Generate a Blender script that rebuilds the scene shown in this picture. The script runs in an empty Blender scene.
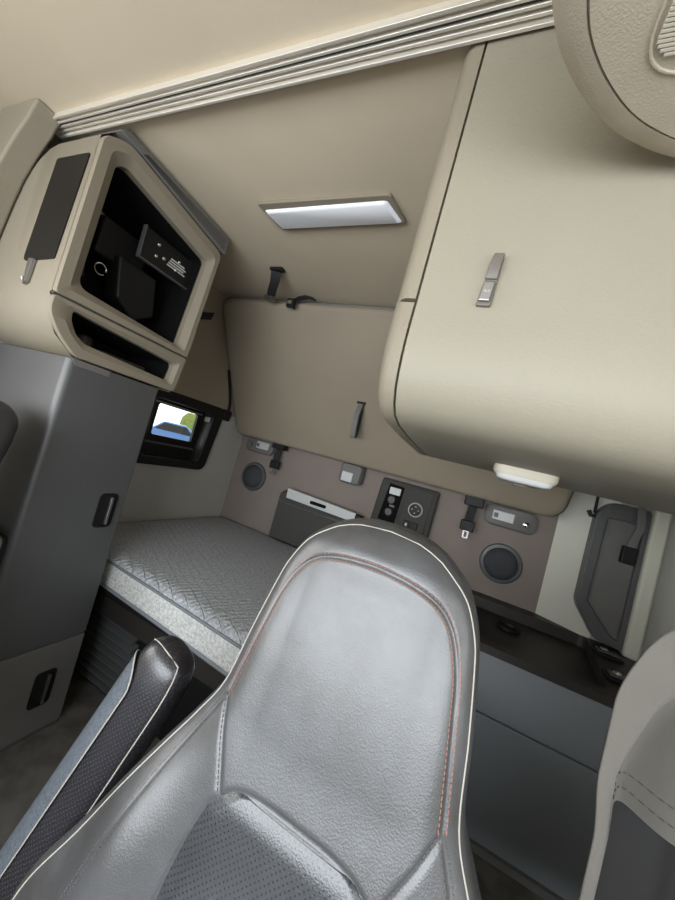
import bpy, bmesh, math, random
from mathutils import Vector, Matrix
random.seed(4)
S = bpy.context.scene
C = S.collection
H = 1.18            # the eye point stands 1.18 m over the cab floor; shapes are written relative to eye height

# ---------------------------------------------------------------- camera
cam_d = bpy.data.cameras.new('camera')
cam = bpy.data.objects.new('camera', cam_d); C.objects.link(cam)
cam_d.sensor_fit = 'VERTICAL'; cam_d.sensor_height = 36; cam_d.lens = 331.75/900*36
cam_d.clip_start = 0.01; cam_d.clip_end = 200
R = Matrix(((0.89321573, -0.2304322, 0.38609152), (0.36251538, -0.13889478, -0.92156977), (0.26598545, 0.96312473, -0.04052779)))
cam.matrix_world = Matrix.Translation((0, 0, H)) @ R.to_4x4()
S.camera = cam
# ---------------------------------------------------------------- daylight
W = bpy.data.worlds.new('daylight'); S.world = W; W.use_nodes = True
wn = W.node_tree.nodes; wl = W.node_tree.links
wn.clear()
wo = wn.new('ShaderNodeOutputWorld'); bg = wn.new('ShaderNodeBackground')
sky = wn.new('ShaderNodeTexSky'); sky.sky_type = 'HOSEK_WILKIE'; sky.turbidity = 5; sky.ground_albedo = .5
sky.sun_direction = (-.55, -.5, .67)
mixw = wn.new('ShaderNodeMixRGB'); mixw.inputs[0].default_value = .35; mixw.inputs[1].default_value = (.93, .97, 1.0, 1)
wl.new(sky.outputs[0], mixw.inputs[2]); wl.new(mixw.outputs[0], bg.inputs[0]); bg.inputs[1].default_value = 3.2
wl.new(bg.outputs[0], wo.inputs[0])
def area(name, loc, direction, sx, sy, power, col=(1, 1, 1), portal=False):
    d = bpy.data.lights.new(name, 'AREA'); d.shape = 'RECTANGLE'; d.size = sx; d.size_y = sy; d.energy = power; d.color = col
    o = bpy.data.objects.new(name, d); C.objects.link(o)
    o.location = (loc[0], loc[1], loc[2]+H); o.rotation_euler = Vector(direction).to_track_quat('-Z', 'Y').to_euler()
    if portal: d.cycles.is_portal = True
    return o
area('daylight_windshield', (-.3, -1.45, -.1), (0, 1, .2), 2.3, .9, 41, (.90, .95, 1))
area('daylight_door_window_left', (-1.62, -.35, .0), (1, .15, 0), .95, .6, 6, (1, .96, .9))
area('daylight_door_window_right', (.98, -.35, .0), (-1, .15, 0), .95, .6, 2.5, (1, .96, .9))
S.view_settings.view_transform = 'Standard'; S.view_settings.look = 'None'
S.view_settings.gamma = 1; S.view_settings.use_curve_mapping = False
S.view_settings.exposure = 0.55

# ---------------------------------------------------------------- materials
def mat(name, col, rough=.6, bump=0., scale=300., spec=.5, metal=0., coat=0., vary=0., vscale=4., emit=None, col2=None, sheen=0., detail=3):
    m = bpy.data.materials.new(name); m.use_nodes = True
    nt = m.node_tree; n = nt.nodes; b = n['Principled BSDF']
    b.inputs['Base Color'].default_value = (*col, 1); b.inputs['Roughness'].default_value = rough
    b.inputs['Metallic'].default_value = metal; b.inputs['Specular IOR Level'].default_value = spec
    b.inputs['Coat Weight'].default_value = coat; b.inputs['Coat Roughness'].default_value = .3
    if sheen: b.inputs['Sheen Weight'].default_value = sheen
    tc = n.new('ShaderNodeTexCoord')
    if bump:
        t = n.new('ShaderNodeTexNoise'); t.inputs['Scale'].default_value = scale; t.inputs['Detail'].default_value = detail
        bp = n.new('ShaderNodeBump'); bp.inputs['Strength'].default_value = bump; bp.inputs['Distance'].default_value = .002
        nt.links.new(tc.outputs['Object'], t.inputs['Vector']); nt.links.new(t.outputs[0], bp.inputs['Height'])
        nt.links.new(bp.outputs[0], b.inputs['Normal'])
    if vary:
        t = n.new('ShaderNodeTexNoise'); t.inputs['Scale'].default_value = vscale; t.inputs['Detail'].default_value = 5
        r = n.new('ShaderNodeValToRGB'); c2 = col2 or tuple(c*(1-vary) for c in col)
        r.color_ramp.elements[0].color = (*c2, 1); r.color_ramp.elements[1].color = (*col, 1)
        r.color_ramp.elements[0].position = .35; r.color_ramp.elements[1].position = .62
        nt.links.new(tc.outputs['Object'], t.inputs['Vector']); nt.links.new(t.outputs[0], r.inputs[0]); nt.links.new(r.outputs[0], b.inputs['Base Color'])
    if emit: b.inputs['Emission Color'].default_value = (*emit[0], 1); b.inputs['Emission Strength'].default_value = emit[1]
    return m
def leather(name, col, col2, dots=False, rough=.38, pitch=.0085, hcol=(.006, .006, .007)):
    m = mat(name, col, rough, 0, 1, spec=.6, coat=.35)
    nt = m.node_tree; n = nt.nodes; L = nt.links; b = n['Principled BSDF']
    tc = n.new('ShaderNodeTexCoord')
    v = n.new('ShaderNodeTexVoronoi'); v.inputs['Scale'].default_value = 420; L.new(tc.outputs['Object'], v.inputs['Vector'])
    w = n.new('ShaderNodeTexNoise'); w.inputs['Scale'].default_value = 22; w.inputs['Detail'].default_value = 6; L.new(tc.outputs['Object'], w.inputs['Vector'])
    ad = n.new('ShaderNodeMath'); ad.operation = 'MULTIPLY_ADD'; ad.inputs[1].default_value = .35
    L.new(v.outputs['Distance'], ad.inputs[0]); L.new(w.outputs[0], ad.inputs[2])
    bp = n.new('ShaderNodeBump'); bp.inputs['Strength'].default_value = .3; bp.inputs['Distance'].default_value = .002
    L.new(ad.outputs[0], bp.inputs['Height']); L.new(bp.outputs[0], b.inputs['Normal'])
    t = n.new('ShaderNodeTexNoise'); t.inputs['Scale'].default_value = 9; t.inputs['Detail'].default_value = 8; t.inputs['Roughness'].default_value = .65
    L.new(tc.outputs['Object'], t.inputs['Vector'])
    r = n.new('ShaderNodeValToRGB'); r.color_ramp.elements[0].color = (*col2, 1); r.color_ramp.elements[1].color = (*col, 1)
    r.color_ramp.elements[0].position = .33; r.color_ramp.elements[1].position = .6
    L.new(t.outputs[0], r.inputs[0]); out = r.outputs[0]
    if dots:
        sx = n.new('ShaderNodeSeparateXYZ'); L.new(tc.outputs['Object'], sx.inputs[0])
        def M(op, a, bb=None):
            k = n.new('ShaderNodeMath'); k.operation = op
            for i, q in enumerate((a, bb)):
                if q is None: continue
                if isinstance(q, (int, float)): k.inputs[i].default_value = q
                else: L.new(q, k.inputs[i])
            return k.outputs[0]
        a1 = M('ADD', sx.outputs[0], sx.outputs[2]); a2 = M('SUBTRACT', sx.outputs[0], sx.outputs[2])
        def cell(a):
            q = M('FRACT', M('DIVIDE', M('ADD', a, 10.), pitch)); q = M('SUBTRACT', q, .5); return M('MULTIPLY', q, q)
        d = M('SQRT', M('ADD', cell(a1), cell(a2)))
        hole = M('LESS_THAN', d, .2)
        mx = n.new('ShaderNodeMixRGB'); mx.inputs[2].default_value = (*hcol, 1)
        L.new(hole, mx.inputs[0]); L.new(out, mx.inputs[1]); out = mx.outputs[0]
    L.new(out, b.inputs['Base Color'])
    return m
BEIGE = (.245, .215, .163)
M_ = dict(
    ceiling=mat('headliner_cloth', (.56, .485, .37), .95, .25, 900, spec=.1, vary=.10, vscale=1.5),
    beige=mat('beige_grained_plastic', BEIGE, .55, .35, 380, spec=.35, vary=.06, vscale=3),
    beige_cab=mat('beige_grained_cabinet_plastic', (.275, .252, .195), .5, .3, 260, spec=.35, vary=.06, vscale=3),
    seam=mat('dark_seam', (.05, .045, .04), .8),
    greyp=mat('charcoal_grained_plastic', (.088, .089, .090), .34, .3, 500, spec=.45, vary=.08, vscale=5),
    greyl=mat('grey_grained_plastic', (.15, .145, .135), .55, .3, 500, spec=.4, vary=.1, vscale=5),
    bluegrey=mat('blue_grey_plastic', (.225, .242, .262), .5, .2, 500, spec=.4, vary=.06, vscale=3),
    black=mat('black_plastic', (.010, .010, .010), .5, .1, 500, spec=.25),
    blackm=mat('matte_black_lining', (.006, .006, .006), .9, spec=.1),
    smoke=mat('smoked_panel', (.010, .009, .008), .45, 0, spec=.25),
    brown=mat('brown_black_plastic', (.028, .023, .02), .45, .2, 500),
    taupe=mat('taupe_wall_cloth', (.25, .21, .185), .9, .4, 700, spec=.15, vary=.08, vscale=4),
    bunk=mat('taupe_bunk_vinyl', (.295, .25, .188), .75, .3, 600, spec=.25, vary=.06, vscale=3),
    wall=mat('pale_grey_wall_vinyl', (.42, .41, .37), .75, .3, 600, spec=.25, vary=.06, vscale=3),
    cream=mat('cream_wall_panel', (.62, .61, .52), .7, .2, 600, spec=.25),
    carpet=mat('dark_carpet', (.19, .178, .16), 1, .9, 900, spec=.05, vary=.35, vscale=14),
    metal=mat('aluminium', (.76, .72, .65), .42, .05, 200, metal=.6),
    chrome=mat('chrome', (.75, .75, .75), .15, metal=1),
    steel=mat('dull_steel', (.35, .34, .33), .4, metal=1),
    lens=mat('white_lamp_lens', (.85, .87, .92), .3, 0, spec=.5, emit=((.9, .93, 1.0), .05)),
    white=mat('white_plastic', (.50, .51, .50), .4, 0),
    ivory=mat('ivory_plastic', (.42, .385, .30), .45, .1, 500),
    strap=mat('black_webbing', (.015, .015, .015), .75, .8, 900),
    speaker=mat('speaker_mesh', (.045, .048, .055), .6, 1, 1400),
    welt=mat('cream_piping', (.40, .38, .33), .6, .2, 900),
    thread=mat('rust_thread', (.27, .13, .085), .8),
    darkthread=mat('grey_thread', (.10, .095, .09), .8), hemthread=mat('hem_thread', (.10, .093, .08), .8),
    curtain=mat('grey_curtain_cloth', (.175, .162, .140), .85, .6, 1100, spec=.15, sheen=.2, vary=.05, vscale=8),
    curtain_back=mat('charcoal_curtain_lining', (.035, .034, .034), .9, .5, 1100, spec=.1),
    pad=mat('warm_grey_soft_pad', (.42, .37, .295), .8, .25, 420, spec=.2, vary=.10, vscale=12),
    panelgrey=mat('soft_dark_panel', (.06, .057, .053), .7, .2, 500, spec=.2),
    rib=mat('ribbed_cream', (.5, .46, .38), .7),
    grip=mat('taupe_handle_plastic', (.13, .115, .10), .4),
    darkleather=mat('dark_seat_leather', (.035, .035, .037), .5, .3, 400),
    leather=leather('grey_leather', (.075, .077, .081), (.050, .048, .047)),
    perf=leather('perforated_leather', (.045, .048, .053), (.032, .034, .038), True, .33),
    perfblack=leather('perforated_black_leather', (.016, .015, .019), (.012, .012, .014), True, .36, .009, (.045, .045, .055)),  # perforation dots coloured lighter than the leather, imitating light reflected off them
    armgrey=mat('slate_grained_leather', (.10, .115, .135), .45, 1, 260, coat=.2, vary=.25, vscale=150),
    concrete=mat('pale_ground', (.45, .43, .41), .9, .1, 20),
    carblue=mat('blue_car_paint', (.03, .10, .26), .3, coat=.6),
    foliage=mat('hedge_leaves', (.16, .19, .03), .9, 1, 9, vary=.5, vscale=9),
)
# quilted mattress cloth: zig-zag channels and a fine knit
def quilt():
    m = mat('quilted_mattress_cloth', (.36, .375, .39), .9, 0, spec=.15)
    nt = m.node_tree; n = nt.nodes; L = nt.links; b = n['Principled BSDF']; tc = n.new('ShaderNodeTexCoord')
    mp = n.new('ShaderNodeMapping'); mp.inputs['Rotation'].default_value = (0, 0, .5); L.new(tc.outputs['Object'], mp.inputs[0])
    bk = n.new('ShaderNodeTexBrick'); bk.inputs['Scale'].default_value = 9; bk.inputs['Mortar Size'].default_value = .02; bk.inputs['Mortar Smooth'].default_value = 1
    bk.inputs['Brick Width'].default_value = .8; bk.inputs['Row Height'].default_value = .3; bk.offset = .35
    bk.inputs['Color1'].default_value = (1, 1, 1, 1); bk.inputs['Color2'].default_value = (.8, .8, .8, 1); bk.inputs['Mortar'].default_value = (0, 0, 0, 1)
    L.new(mp.outputs[0], bk.inputs[0])
    ck = n.new('ShaderNodeTexVoronoi'); ck.inputs['Scale'].default_value = 110; L.new(tc.outputs['Object'], ck.inputs[0])
    wv = n.new('ShaderNodeTexWave'); wv.inputs['Scale'].default_value = 14; wv.inputs['Distortion'].default_value = 5; wv.inputs['Detail'].default_value = 1; L.new(mp.outputs[0], wv.inputs[0])
    a = n.new('ShaderNodeMath'); a.operation = 'MULTIPLY_ADD'; a.inputs[1].default_value = .5; L.new(ck.outputs['Distance'], a.inputs[0]); L.new(bk.outputs['Color'], a.inputs[2])
    a2 = n.new('ShaderNodeMath'); a2.operation = 'MULTIPLY_ADD'; a2.inputs[1].default_value = .5; L.new(wv.outputs['Fac'], a2.inputs[0]); L.new(a.outputs[0], a2.inputs[2])
    bp = n.new('ShaderNodeBump'); bp.inputs['Strength'].default_value = .8; bp.inputs['Distance'].default_value = .006
    L.new(a2.outputs[0], bp.inputs['Height']); L.new(bp.outputs[0], b.inputs['Normal'])
    r = n.new('ShaderNodeValToRGB'); r.color_ramp.elements[0].color = (.30, .315, .335, 1); r.color_ramp.elements[1].color = (.56, .575, .60, 1)
    L.new(ck.outputs['Distance'], r.inputs[0]); L.new(r.outputs[0], b.inputs['Base Color'])
    return m
M_['quilt'] = quilt()
M_['quiltside'] = mat('mattress_border_cloth', (.74, .74, .71), .9, 1, 300, spec=.1, vary=.35, vscale=120)  # pale border cloth, colour raised further to stand in for sunlight on it

# ---------------------------------------------------------------- mesh helpers
class MB:
    def __init__(s): s.v = []; s.f = []
    def add(s, vs, fs):
        o = len(s.v); s.v += [tuple(v) for v in vs]; s.f += [tuple(i+o for i in f) for f in fs]; return s
    def box(s, x0, x1, y0, y1, z0, z1):
        return s.add([(x0,y0,z0),(x1,y0,z0),(x1,y1,z0),(x0,y1,z0),(x0,y0,z1),(x1,y0,z1),(x1,y1,z1),(x0,y1,z1)],
                     [(3,2,1,0),(4,5,6,7),(0,1,5,4),(1,2,6,5),(2,3,7,6),(3,0,4,7)])
    def loft(s, rings, cap0=True, cap1=True, closed=True):
        n = len(rings[0]); vs = [p for r in rings for p in r]; fs = []
        for i in range(len(rings)-1):
            for j in range(n if closed else n-1):
                k = (j+1) % n; fs.append((i*n+j, i*n+k, (i+1)*n+k, (i+1)*n+j))
        if cap0: fs.append(tuple(range(n))[::-1])
        if cap1: fs.append(tuple((len(rings)-1)*n+j for j in range(n)))
        return s.add(vs, fs)
    def prism(s, pts, axis, a, b):
        return s.loft([[place(p, axis, a) for p in pts], [place(p, axis, b) for p in pts]])
    def ring(s, outer, inner, axis, a, b, bevel_in=0):
        # frame: outer and inner outlines with equal counts between depth a (face) and b
        O0 = [place(p, axis, a) for p in outer]; I0 = [place(p, axis, a) for p in inner]
        O1 = [place(p, axis, b) for p in outer]; I1 = [place(p, axis, b) for p in inner]
        return s.loft([O1, O0, I0, I1, O1], False, False)
    def tube(s, pts, r, n=8, cap=True):
        P = [Vector(p) for p in pts]; rings = []; up = None
        for i, p in enumerate(P):
            t = (P[min(i+1, len(P)-1)]-P[max(i-1, 0)]).normalized()
            if up is None: up = t.orthogonal().normalized()
            up = (up - t*up.dot(t)).normalized(); w = t.cross(up)
            rr = r[i] if isinstance(r, (list, tuple)) else r
            rings.append([tuple(p+(up*math.cos(a)+w*math.sin(a))*rr) for a in [2*math.pi*k/n for k in range(n)]])
        return s.loft(rings, cap, cap)
    def ribbon(s, pts, w, th, side):
        # flat webbing along pts, width w along 'side', thickness th
        P = [Vector(p) for p in pts]; sd = Vector(side).normalized(); rings = []
        for i, p in enumerate(P):
            t = (P[min(i+1, len(P)-1)]-P[max(i-1, 0)]).normalized(); nn = t.cross(sd).normalized()
            rings.append([tuple(p+sd*a*w/2+nn*b*th/2) for a, b in ((-1,-1),(1,-1),(1,1),(-1,1))])
        return s.loft(rings)
    def disc(s, c, nrm, prof, n=40):
        # lathe: prof = [(radius, height along normal)]
        nv = Vector(nrm).normalized(); u = nv.orthogonal().normalized(); w = nv.cross(u); cc = Vector(c)
        rings = [[tuple(cc+nv*h+(u*math.cos(a)+w*math.sin(a))*r) for a in [2*math.pi*k/n for k in range(n)]] for r, h in prof]
        return s.loft(rings)
    def xf(s, mtx, start=0):
        s.v[start:] = [tuple(mtx @ Vector(v)) for v in s.v[start:]]; return s
def place(p, axis, d):
    return (d, p[0], p[1]) if axis == 'x' else (p[0], d, p[1]) if axis == 'y' else (p[0], p[1], d)
def rpoly(pts, r, n=5):
    out = []; N = len(pts)
    for i in range(N):
        p = Vector(pts[i]); a = Vector(pts[i-1])-p; b = Vector(pts[(i+1) % N])-p
        rr = r[i] if isinstance(r, (list, tuple)) else r
        ra = min(rr, a.length*.49, b.length*.49); A = p+a.normalized()*ra; B = p+b.normalized()*ra
        for k in range(n+1):
            t = k/n; out.append(tuple((1-t)**2*A+2*t*(1-t)*p+t*t*B))
    return out
def rrect(x0, x1, y0, y1, r, n=5): return rpoly([(x0,y0),(x1,y0),(x1,y1),(x0,y1)], r, n)
def root_of(p):
    while p.parent: p = p.parent
    return p
def build(name, mb, m, parent=None, bev=0, seg=2, smooth=35, sub=0):
    me = bpy.data.meshes.new(name)
    vs = [Vector((v[0], v[1], v[2]+H)) for v in mb.v]
    if parent: org = root_of(parent).location.copy()
    else:
        xs = [v.x for v in vs]; ys = [v.y for v in vs]; zs = [v.z for v in vs]
        org = Vector(((min(xs)+max(xs))/2, (min(ys)+max(ys))/2, min(zs)))
    me.from_pydata([tuple(v-org) for v in vs], [], mb.f)
    bm = bmesh.new(); bm.from_mesh(me)
    bmesh.ops.recalc_face_normals(bm, faces=bm.faces); bm.to_mesh(me); bm.free()
    me.materials.append(M_[m] if isinstance(m, str) else m)
    for p in me.polygons: p.use_smooth = True
    me.set_sharp_from_angle(angle=math.radians(smooth))
    o = bpy.data.objects.new(name, me); C.objects.link(o)
    if parent: o.parent = parent
    else: o.location = org
    if bev:
        b = o.modifiers.new('bevel', 'BEVEL'); b.width = bev; b.segments = seg; b.limit_method = 'ANGLE'; b.angle_limit = math.radians(35); b.harden_normals = True
    if sub:
        b = o.modifiers.new('sub', 'SUBSURF'); b.levels = sub; b.render_levels = sub
    return o
def thing(name, label, cat, loc, group=None):
    o = bpy.data.objects.new(name, None); C.objects.link(o); o.location = (loc[0], loc[1], loc[2]+H)
    o.empty_display_size = .05; o['label'] = label; o['category'] = cat
    if group: o['group'] = group
    return o
def tag(o, label, cat, group=None):
    o['label'] = label; o['category'] = cat
    if group: o['group'] = group
    return o
def struct(name, mb, m, parent=None, **k):
    o = build(name, mb, m, parent, **k)
    if not parent: o['kind'] = 'structure'
    return o
def dup(root, off, label, group=None):
    def cp(o, par):
        c = o.copy(); C.objects.link(c); c.parent = par
        for ch in [q for q in bpy.data.objects if q.parent == o and q != c]: cp(ch, c)
        return c
    r = cp(root, None); r.location = root.location + Vector(off); r['label'] = label
    if group: r['group'] = group
    return r
def rot_about(pt, axis, ang):
    return Matrix.Translation(pt) @ Matrix.Rotation(ang, 4, axis) @ Matrix.Translation(-Vector(pt))

# ================================================================ THE SETTING
XL, XR, YB, ZC, ZF = -1.6, .95, 2.0, .8, -1.18
struct('floor', MB().box(XL-.05, XR+.05, -1.6, YB+.05, ZF-.05, ZF), 'carpet')
struct('ceiling', MB().box(XL-.15, XR+.15, -.8, YB+.05, ZC, ZC+.05), 'ceiling')
struct('wall_back', MB().box(XL-.05, XR+.05, YB, YB+.05, ZF, ZC), 'taupe')
# left side wall with the bunk window opening (y 1.20-1.64, z -.23-.10) and door window
wl_ = MB()
wl_.box(XL-.05, XL, .4, 1.2, ZF, ZC); wl_.box(XL-.05, XL, 1.64, YB, ZF, ZC)
wl_.box(XL-.05, XL, 1.2, 1.64, ZF, -.23); wl_.box(XL-.05, XL, 1.2, 1.64, .10, ZC)
struct('wall_left', wl_, 'wall')
wf = MB(); wf.box(XL-.05, XL, -.85, .4, ZF, -.32); wf.box(XL-.05, XL, -.85, .4, .32, ZC); wf.box(XL-.05, XL, .15, .4, -.32, .32); wf.box(XL-.05, XL, -1.6, -.85, ZF, ZC)
struct('door_1', wf, 'beige')
struct('wall_right', MB().box(XR, XR+.05, .4, YB, ZF, ZC), 'cream')
wf = MB(); wf.box(XR, XR+.05, -.85, .4, ZF, -.32); wf.box(XR, XR+.05, -.85, .4, .32, ZC); wf.box(XR, XR+.05, .15, .4, -.32, .32); wf.box(XR, XR+.05, -1.6, -.85, ZF, ZC)
struct('door_2', wf, 'beige')
wf = MB(); wf.box(XL-.05, XR+.05, -1.6, -1.55, ZF, -.45); wf.box(XL-.05, XR+.05, -1.6, -.8, .52, .85)
struct('wall_front', wf, 'greyp')
# sloping trim where ceiling meets the left side ahead of the cabinet
pr = [(XL, .30), (XL+.05, .30), (XL+.055, .40), (XL+.075, .52), (XL+.095, .60), (XL+.125, .66), (XL+.155, .705), (XL+.185, .74), (XL+.205, ZC-.012), (XL+.21, ZC), (XL, ZC)]
struct('trim_1', MB().prism(pr, 'y', .43, .498), 'beige', bev=.02, seg=4)
s_ = build('trim_2', MB().prism([(XL, ZF), (XL+.02, ZF), (XL+.02, .30), (XL, .30)], 'y', .43, .56), 'beige', bev=.004); s_['kind'] = 'structure'
sc = MB().disc((XL+.058, .4305, .60), (0, -1, 0), [(.010, 0), (.010, .004), (.004, .006)], 16)
tag(build('screw', sc, 'steel'), 'small round screw on the beige ceiling trim left of the radio cabinet', 'screw')
# back right corner: cream strip, side window surround
struct('trim_6', MB().box(XL, XL+.004, .995, YB, .125, ZC), 'bunk')
struct('trim_7', MB().box(XL+.005, .42, 1.50, 1.56, .762, ZC), 'bunk', bev=.004)
struct('trim_3', MB().prism([(.43, YB), (.64, YB), (.64, 1.93), (.60, 1.93)], 'z', -.52, .8), 'cream')
# ceiling cross seam
tag(build('curtain_track', MB(), 'metal') if False else (lambda: None)() or thing('curtain_track', 'long ribbed aluminium curtain track across the ceiling', 'curtain track', (-.25, .5, .77)), 'long ribbed aluminium curtain track across the ceiling', 'curtain track')
trk = [o for o in bpy.data.objects if o.name == 'curtain_track'][0]
build('track_base', MB().box(-1.445, XR, .476, .527, .792, ZC), 'metal', trk, bev=.001)
for k, (ya, yb) in enumerate(((.476, .482), (.489, .494), (.500, .505), (.511, .516), (.521, .527))):
    build('track_rib', MB().box(-1.445, XR, ya, yb, .777 if k == 4 else .783, .793), 'metal', trk, bev=.001)
build('track_slot', MB().box(-1.445, XR, .4945, .4995, .788, .7925), 'seam', trk)
build('end_stop', MB().box(-1.452, -1.443, .474, .529, .774, ZC), 'greyl', trk, bev=.001)

# ---------------------------------------------------------------- left bunk window
win = thing('window_1', 'x', 'x', (XL, 1.45, -.27)); del win['label']; del win['category']; win['kind'] = 'structure'
fo = rpoly([(1.16, -.272), (1.68, -.272), (1.73, .15), (1.16, .14)], [.03, .05, .05, .03], 6)
fi = rpoly([(1.22, -.225), (1.615, -.225), (1.645, .09), (1.22, .09)], [.02, .04, .04, .02], 6)
build('window_frame', MB().ring(fo, fi, 'x', XL+.028, XL-.001), 'black', win, bev=.006)
rv = MB(); rv.loft([[place(p, 'x', XL+.02) for p in fi], [place(p, 'x', XL-.065) for p in fi]], False, False)
build('window_reveal', rv, 'brown', win)
so = rrect(1.2, 1.66, -.24, .11, .02); si = rrect(1.30, 1.585, -.112, .064, .015)
build('sash', MB().ring(so, si, 'x', XL-.045, XL-.065), 'black', win, bev=.003)
build('sash_rail', MB().box(XL-.045, XL-.03, 1.24, 1.60, .066, .076), 'steel', win)
build('blind_fold', MB().box(XL-.045, XL-.025, 1.22, 1.60, -.160, -.150), 'greyp', win)
gm = bpy.data.materials.new('window_glass'); gm.use_nodes = True; nt = gm.node_tree; nt.nodes.clear()
o_ = nt.nodes.new('ShaderNodeOutputMaterial'); a_ = nt.nodes.new('ShaderNodeBsdfTransparent'); g_ = nt.nodes.new('ShaderNodeBsdfGlossy'); x_ = nt.nodes.new('ShaderNodeMixShader')
g_.inputs['Roughness'].default_value = .02; x_.inputs[0].default_value = .06; a_.inputs[0].default_value = (.93, .96, .95, 1)
nt.links.new(a_.outputs[0], x_.inputs[1]); nt.links.new(g_.outputs[0], x_.inputs[2]); nt.links.new(x_.outputs[0], o_.inputs[0])
M_['glass'] = gm
build('window_pane', MB().box(XL-.057, XL-.053, 1.295, 1.59, -.115, .068), 'glass', win)
# outdoors seen through it
tag(build('parking_ground', MB().box(-40, -2.4, -10, 30, -2.6, -2.5), 'concrete'), 'pale sunlit parking ground outside the bunk window', 'ground')['kind'] = 'structure'
car = thing('car', 'bright blue car parked outside the bunk window', 'car', (-18.9, 16.3, -2.5))
bp_ = [(-2.1, .35), (-2.1, .8), (-1.9, .95), (-1.1, 1.0), (-.5, 1.42), (.9, 1.45), (1.6, 1.02), (2.1, .95), (2.15, .4), (1.9, .3), (-1.9, .3)]
cb = MB().prism(bp_, 'x', -.85, .85)
mt = Matrix.Translation((-18.9, 16.3, -2.25)) @ Matrix.Rotation(-.72, 4, 'Z') @ Matrix.Diagonal((1.1, 1.0, 1.38, 1))
build('body', cb.xf(mt), 'carblue', car, bev=.08)
gl = MB().prism([(-.95, 1.0), (-.45, 1.36), (.85, 1.38), (1.4, 1.02)], 'x', -.87, .87)
build('car_window', gl.xf(mt), 'smoke', car, bev=.02)
for sx in (-.8, .8):
    for sy in (-1.35, 1.35):
        build('wheel', MB().disc((sx, sy, .33), (1, 0, 0), [(.2, -.1), (.33, -.1), (.33, .1), (.2, .1)], 24).xf(mt), 'black', car)
hd = thing('bush', 'yellow green bush outside beyond the bunk window', 'bush', (-23.3, 21.9, -2.2))
hb = MB()
for k in range(14):
    hb.disc((-23.0+random.uniform(-.7, .7), 22.7+random.uniform(-.7, .7), -2.4), (random.uniform(-.2, .2), random.uniform(-.2, .2), 1), [(.3, 0), (.7, .6), (.9, 1.6), (.6, 2.9), (.2, 3.3)], 10)
build('foliage', hb, 'foliage', hd)
build('trunk', MB().tube([(-23.3, 21.9, -2.5), (-23.3, 21.9, -1.5)], .12), 'brown', hd)

# ---------------------------------------------------------------- radio / tv cabinet, upper left
tvc = thing('overhead_cabinet', 'beige corner cabinet above the tall grey closet, with a big open radio bay', 'cabinet', (-1.37, .75, .09))
def ztop(x):
    t = max(0, min(1, (-1.36-x)/.215)); return .762 - .23*t**2.3
rings = []
for x in [-1.585, -1.575, -1.56, -1.53, -1.5, -1.46, -1.42, -1.38, -1.34, -1.25, -1.168]:
    zt = ztop(x) if x > -1.58 else .45
    rings.append([(x, .5, zt-.04), (x, .5, .235), (x, .508, .19), (x, .535, .145), (x, .594, .098), (x, .95, .098), (x, .99, .70), (x, .99, zt), (x, .53, zt)])
build('body', MB().loft(rings, True, False), 'beige', tvc, smooth=40)
fx = -1.15
o1 = rpoly([(.5, .252), (.968, .252), (.985, .712), (.56, .762), (.5, .722)], [.012, .012, .03, .03, .02], 5)
i1 = rpoly([(.556, .300), (.924, .282), (.946, .650), (.585, .705), (.556, .685)], [.03, .02, .02, .03, .02], 5)
mid = [tuple(Vector(a)*.5+Vector(b)*.5) for a, b in zip(i1, o1)]
b = MB(); P = lambda ps, x: [place(p, 'x', x) for p in ps]
b.loft([P(o1, -1.17), P(o1, fx-.004), P([tuple(Vector(a)*.97+Vector(c)*.03) for a, c in zip(o1, i1)], fx), P(mid, fx), P(i1, fx-.022), P(i1, fx-.05)], False, False)
build('radio_bay_bezel', b, 'beige', tvc, smooth=30)
o2 = rpoly([(.5, .246), (.5, .20), (.535, .148), (.594, .099), (.952, .102), (.966, .246)], [.01, .02, .03, .02, .02, .01], 5)
i2 = rpoly([(.558, .228), (.562, .197), (.582, .165), (.612, .147), (.922, .135), (.930, .208)], [.012, .01, .01, .01, .012, .02], 5)
mid2 = [tuple(Vector(a)*.6+Vector(c)*.4) for a, c in zip(i2, o2)]
b = MB(); b.loft([P(o2, -1.17), P(o2, fx-.003), P([tuple(Vector(a)*.96+Vector(c)*.04) for a, c in zip(o2, i2)], fx), P(mid2, fx), P(i2, fx-.012), P(i2, fx-.04)], False, False)
build('shelf_bezel', b, 'beige', tvc, smooth=30)
build('radio_bay_lining', MB().loft([P(i1, fx-.045), P([(p[0]*1.0, p[1]) for p in i1], -1.5)], False, True), 'blackm', tvc)
build('shelf_lining', MB().loft([P(i2, fx-.035), P(i2, -1.45)], False, True), 'blackm', tvc)
build('seam', MB().box(-1.175, fx-.006, .5, .97, .2455, .2525), 'seam', tvc)
# grey ribbed strip between bezel and ceiling
st = MB(); st.prism([(.53, .768), (.56, .766), (.985, .716), (1.0, .72), (1.0, .79), (.55, .79)], 'x', -1.35, -1.148)
build('top_filler_strip', st, 'greyl', tvc, bev=.003)
ln = MB()
for k in range(5):
    t = .2+k*.15
    ln.tube([(-1.147, .60+.02*t, .764+(.78-.764)*t), (-1.147, .985, .722+(.785-.722)*t)], .0012, 5)
build('strip_ribs', ln, 'seam', tvc)
fp = rpoly([(-1.362, .337), (-1.200, .346), (-1.188, .667), (-1.352, .667)], [.02, .008, .008, .008], 4)
build('smoked_cover', MB().prism(fp, 'y', .496, .503), 'smoke', tvc, bev=.001)
for p in ((-1.345, .655), (-1.20, .655), (-1.21, .357)):
    pass
hk = MB(); hk.prism([(-1.312, .34), (-1.288, .34), (-1.292, .27), (-1.304, .262)], 'y', .488, .498)
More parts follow.
